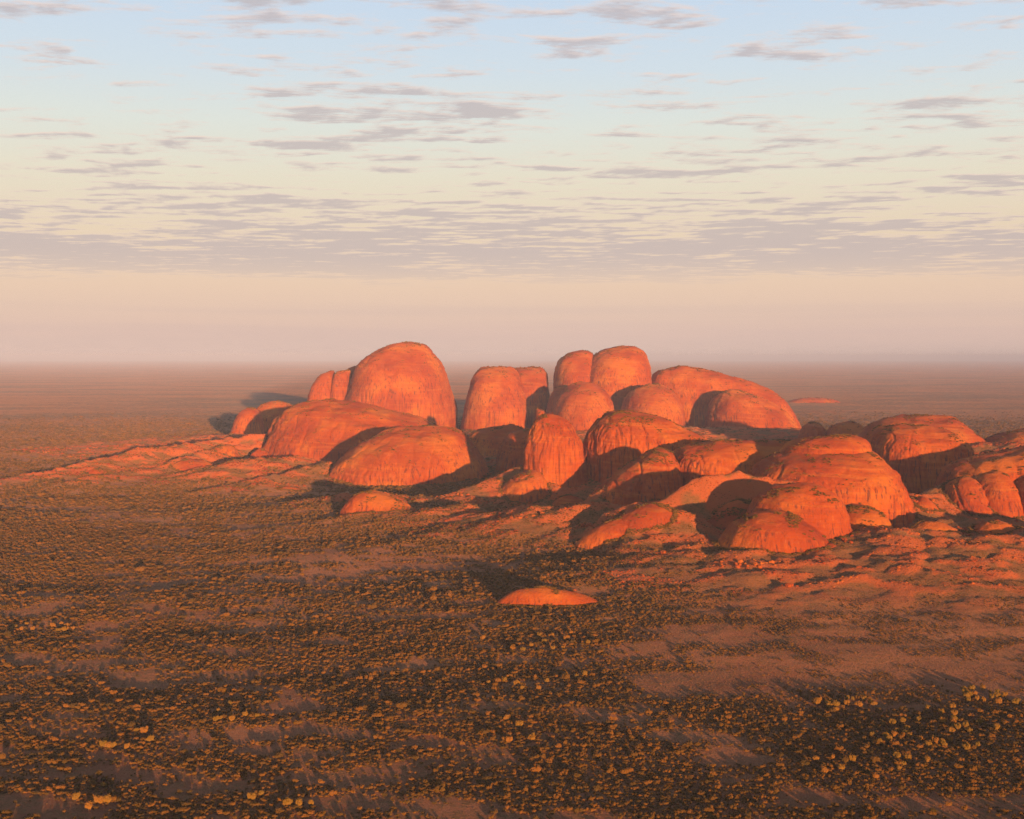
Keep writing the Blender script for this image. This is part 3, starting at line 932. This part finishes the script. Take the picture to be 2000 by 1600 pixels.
TUS = bpy.data.collections.new('tussock_variants')
M_TUS = leaf_mat('spinifex_straw', (.27, .135, .055), (.33, .155, .062), (.38, .17, .075))
for i in range(4):
    v_, f_ = crown(200 + i, 3.1, 2.6, -0.4, 3, 10, low=True)
    TUS.objects.link(mesh_obj('tussock_%s' % 'abcd'[i], v_, f_, M_TUS, smooth=False))
# spinifex hummocks, small and everywhere on the open ground
x, y = jitter_grid(1080, 3400, 5.2)
z = ground_z(x, y)
u_, v_ = px_of(x, y, z)
p = 0.26 + 0.62 * sstep(800, 1400, u_) + 0.5 * fbm(x / 60, y / 40, 1.1, 3, 77) - 0.25 * clear_at(u_, v_)
k = rng.uniform(0, 1, len(x)) < np.clip(p, 0.03, .8)
n_ = int(k.sum())
s = rng.uniform(.22, .46, n_) * (1 + np.maximum(y[k] - 2000, 0) / 4000)
scatter('spinifex_hummocks', 'low straw coloured spinifex hummocks dotted over the open sandy fan', np.stack([x[k], y[k], z[k] - .1], -1),
        np.stack([s, s, s * .7], -1), rng.uniform(0, 6.28, n_), rng.integers(0, 4, n_), TUS)

# shrubs on the ledges and tops of the domes
dp = []
for V, N in DOMES:
    f = V.reshape(-1, 3)
    nn = N.reshape(-1, 3)
    vn = fbm(f[:, 0] / 45, f[:, 1] / 45, f[:, 2] / 45, 3, 91)
    k = (nn[:, 2] > 0.70) & (vn > 0.22) & (rng.uniform(0, 1, len(f)) < 0.07)
    k &= f[:, 2] > ground_z(f[:, 0], f[:, 1]) + 2
    dp.append(f[k])
    gz = ground_z(f[:, 0], f[:, 1])
    k = (np.abs(f[:, 2] - gz) < 3.5) & (rng.uniform(0, 1, len(f)) < 0.30) & (nn[:, 2] < .8)
    q_ = f[k] + nn[k] * np.array([1, 1, 0]) * rng.uniform(2, 14, (k.sum(), 1))
    q_[:, 2] = ground_z(q_[:, 0], q_[:, 1])
    dp.append(q_)
dp = np.vstack(dp)
n_ = len(dp)
s = rng.uniform(.35, .95, n_) * (1 + dp[:, 1] / 9000)
dp[:, 2] -= .3
scatter('ledge_shrubs', 'dark shrubs growing along the feet, tops and ledges of the domes', dp, np.stack([s, s, s], -1),
        rng.uniform(0, 6.28, n_), rng.integers(0, 6, n_), VAR)

# --- individual shrubs of the bottom strip
hi = []
for i in range(8):
    v_, f_ = crown(300 + i, 3.1, 2.9, 0.1, 5 + i % 3, 130)
    c_ = mesh_obj('crown', v_, f_, M_SCRUB, smooth=False).data
    v_, f_ = trunk(300 + i, 2.5, .22)
    t_ = mesh_obj('trunk', v_, f_, M_BARK).data
    hi.append((c_, t_))
ZONE = ['in the bottom left corner', 'at the bottom, a tenth across from the left', 'at the bottom, a fifth across from the left', 'at the bottom, a third across from the left', 'at the bottom, just left of centre', 'at the bottom centre', 'at the bottom, just right of centre', 'at the bottom, a third across from the right', 'at the bottom, a fifth across from the right', 'at the bottom, a tenth across from the right', 'in the bottom right corner']


def plant(name, label, cat, group, loc, s, rz, meshes):
    e = bpy.data.objects.new(name, None)
    e.location, e.rotation_euler, e.scale = loc, (0, 0, rz), s
    COL.objects.link(e)
    tag(e, label, cat, group)
    for nm, me in zip(('crown', 'trunk'), meshes):
        c = bpy.data.objects.new(nm, me)
        c.parent = e
        COL.objects.link(c)
    return e


for j in single:
    zn = int(np.clip(round(U[j] / 200), 0, 10))
    size = 'large' if scl[j, 0] > .92 else ('middling' if scl[j, 0] > .66 else 'small')
    row = 'lowest row' if V_[j] > np.median(V_[single]) else 'upper row'
    plant('desert_bush', f'{size} golden olive desert bush {ZONE[zn]}, {row}', 'bush', f'{size} desert bushes {ZONE[zn]}, {row}',
          tuple(pts[j]), tuple(scl[j]), rot[j], hi[int(rng.integers(8))])

# --- taller desert oaks, one object each
oak = []
for i in range(6):
    v_, f_ = crown(500 + i, 3.6, 5.6, 1.2, 8, 170)
    c_ = mesh_obj('crown', v_, f_, M_OAK, smooth=False).data
    v_, f_ = trunk(500 + i, 5.5, .35, 4)
    t_ = mesh_obj('trunk', v_, f_, M_BARK).data
    oak.append((c_, t_))
OAKS = [  # photo centre, spread, count, where
    (85, 1228, 75, 9, 14, 'in the bright row at left edge'),
    (1650, 1378, 60, 14, 14, 'in the clump right of the foreground hollow'),
    (1885, 1375, 110, 26, 24, 'in the dark grove by the right edge'),
    (1830, 1440, 140, 32, 34, 'below the dark grove at lower right'),
    (1700, 1500, 120, 30, 12, 'scattered over the lower right scrub'),
    (1040, 1255, 120, 20, 12, 'in the yellowish scrub below the flat red sheet'),
    (1080, 1335, 160, 14, 10, 'in the middle foreground above the dark hollow'),
    (250, 1450, 60, 20, 8, 'beside the sandy clearings at lower left'),
    (470, 1400, 60, 25, 8, 'among the clearings left of centre'),
    (560, 1565, 80, 18, 6, 'near the bottom edge, left of centre'),
    (1010, 1430, 60, 25, 6, 'in the central foreground scrub'),
    (180, 1560, 70, 25, 6, 'near the bottom left corner')]
for cx, cy, rx, ry, n_, where in OAKS:
    for _ in range(n_):
        a_, r_2 = rng.uniform(0, 6.28), math.sqrt(rng.uniform(0, 1))
        px, py = cx + math.cos(a_) * r_2 * rx, cy + math.sin(a_) * r_2 * ry
        px, py = min(max(px, 8), 1992), min(py, 1588)
        Yt = H * F / (py - Y0)
        for _k in range(3):
            zt_ = float(ground_z(np.array([(px - 1000) / F * Yt]), np.array([Yt]))[0])
            Yt = (H - zt_) * F / (py - Y0)
        xt = (px - 1000) / F * Yt
        s = rng.uniform(.75, 1.25)
        sz = 'tall' if s > 1.08 else ('stunted' if s < .88 else 'rounded')
        side = 'left part' if px < cx else 'right part'
        plant('desert_oak', f'{sz} yellow desert oak {where}, {side}', 'tree', f'{sz} desert oaks {where}, {side}', (xt, Yt, zt_ - .2), (s * 1.1, s * 1.1, s), rng.uniform(0, 6.28), oak[int(rng.integers(6))])

# ------------------------------------------------------------------ boulders
bl = []
for i in range(5):
    v_, f_ = ICO2
    d_ = 1 + .45 * fbm(v_[:, 0] * 1.3 + i * 7, v_[:, 1] * 1.3, v_[:, 2] * 1.3, 3, 700 + i)
    bl.append(mesh_obj('boulder', v_ * d_[:, None] * np.array([1.15, .95, .8]), f_, M_ROCK, smooth=False).data)
BOULD = [(1715, 1045, 22, 7, 12, 2760, 'at the foot of the apron slab'), (1805, 990, 26, 14, 16, 3060, 'on the talus left of the bulging buttresses'),
         (1655, 1050, 10, 14, 7, 2540, 'at the right foot of the nearest banded dome'), (1890, 1052, 14, 8, 8, 2600, 'beside the long outcrop at right'),
         (1435, 1105, 30, 6, 6, 2330, 'on the slope below the striped front lobe'), (1480, 1105, 40, 8, 6, 2320, 'under the front lobe, to its right'),
         (1225, 975, 18, 8, 8, 3200, 'on the crest left of the dark valley'), (1260, 984, 24, 4, 8, 2780, 'topping the lit orange slab'),
         (1145, 1030, 10, 5, 5, 2720, 'at the left tip of the mottled mound'), (1030, 1012, 40, 6, 10, 3140, 'on the talus below the rounded buttress'),
         (970, 1010, 14, 6, 6, 3140, 'at the foot of the talus left of centre'), (1300, 872, 14, 3, 7, 3690, 'on the summit of the orange sloping dome'),
         (555, 895, 10, 4, 5, 4850, 'below the broad sloping dome at left'), (900, 965, 20, 5, 8, 3490, 'on the ridge below the fluted dome')]
for cx, cy, rx, ry, n_, Yb, where in BOULD:
    for _ in range(n_):
        px, py = cx + rng.uniform(-rx, rx), cy + rng.uniform(-ry, ry)
        Yt = Yb
        for _k in range(6):
            zt_ = float(ground_z(np.array([(px - 1000) / F * Yt]), np.array([Yt]))[0])
            Yt = 0.5 * Yt + 0.5 * (H - zt_) * F / (py - Y0)
            Yt = min(max(Yt, Yb - 250), Yb + 250)
        xt = (px - 1000) / F * Yt
        zt_ = float(ground_z(np.array([xt]), np.array([Yt]))[0])
        s = rng.uniform(2.2, 5.5)
        o = bpy.data.objects.new('boulder', bl[int(rng.integers(5))])
        o.location, o.rotation_euler, o.scale = (xt, Yt, zt_ + s * .3), (0, 0, rng.uniform(0, 6.28)), (s, s, s)
        tag(o, f'{"big" if s > 4.4 else ("small" if s < 3.1 else "mid sized")} red boulder {where}', 'boulder', f'{"big" if s > 4.4 else ("small" if s < 3.1 else "mid sized")} boulders {where}')
        COL.objects.link(o)

# rubble too small and too plentiful to count, strewn over the foothills
RUB = bpy.data.collections.new('rubble_variants')
for i in range(5):
    RUB.objects.link(bpy.data.objects.new('rubble_stone_%s' % 'abcde'[i], bl[i]))
x, y = jitter_grid(2150, 5600, 9.0)
hl = hills(x, y)
k = (hl > 12) & (rng.uniform(0, 1, len(x)) < 0.9 * sstep(-0.05, 0.25, fbm(x / 90, y / 60, 8.1, 5, 41)))
x, y = x[k], y[k]
n_ = len(x)
s = rng.lognormal(0.35, 0.45, n_) * (1 + np.maximum(y - 3000, 0) / 4000)
scatter('foothill_rubble', 'small red stones and rubble strewn over the foothill slopes', np.stack([x, y, ground_z(x, y) + s * .1], -1),
        np.stack([s, s, s * .8], -1), rng.uniform(0, 6.28, n_), rng.integers(0, 5, n_), RUB)
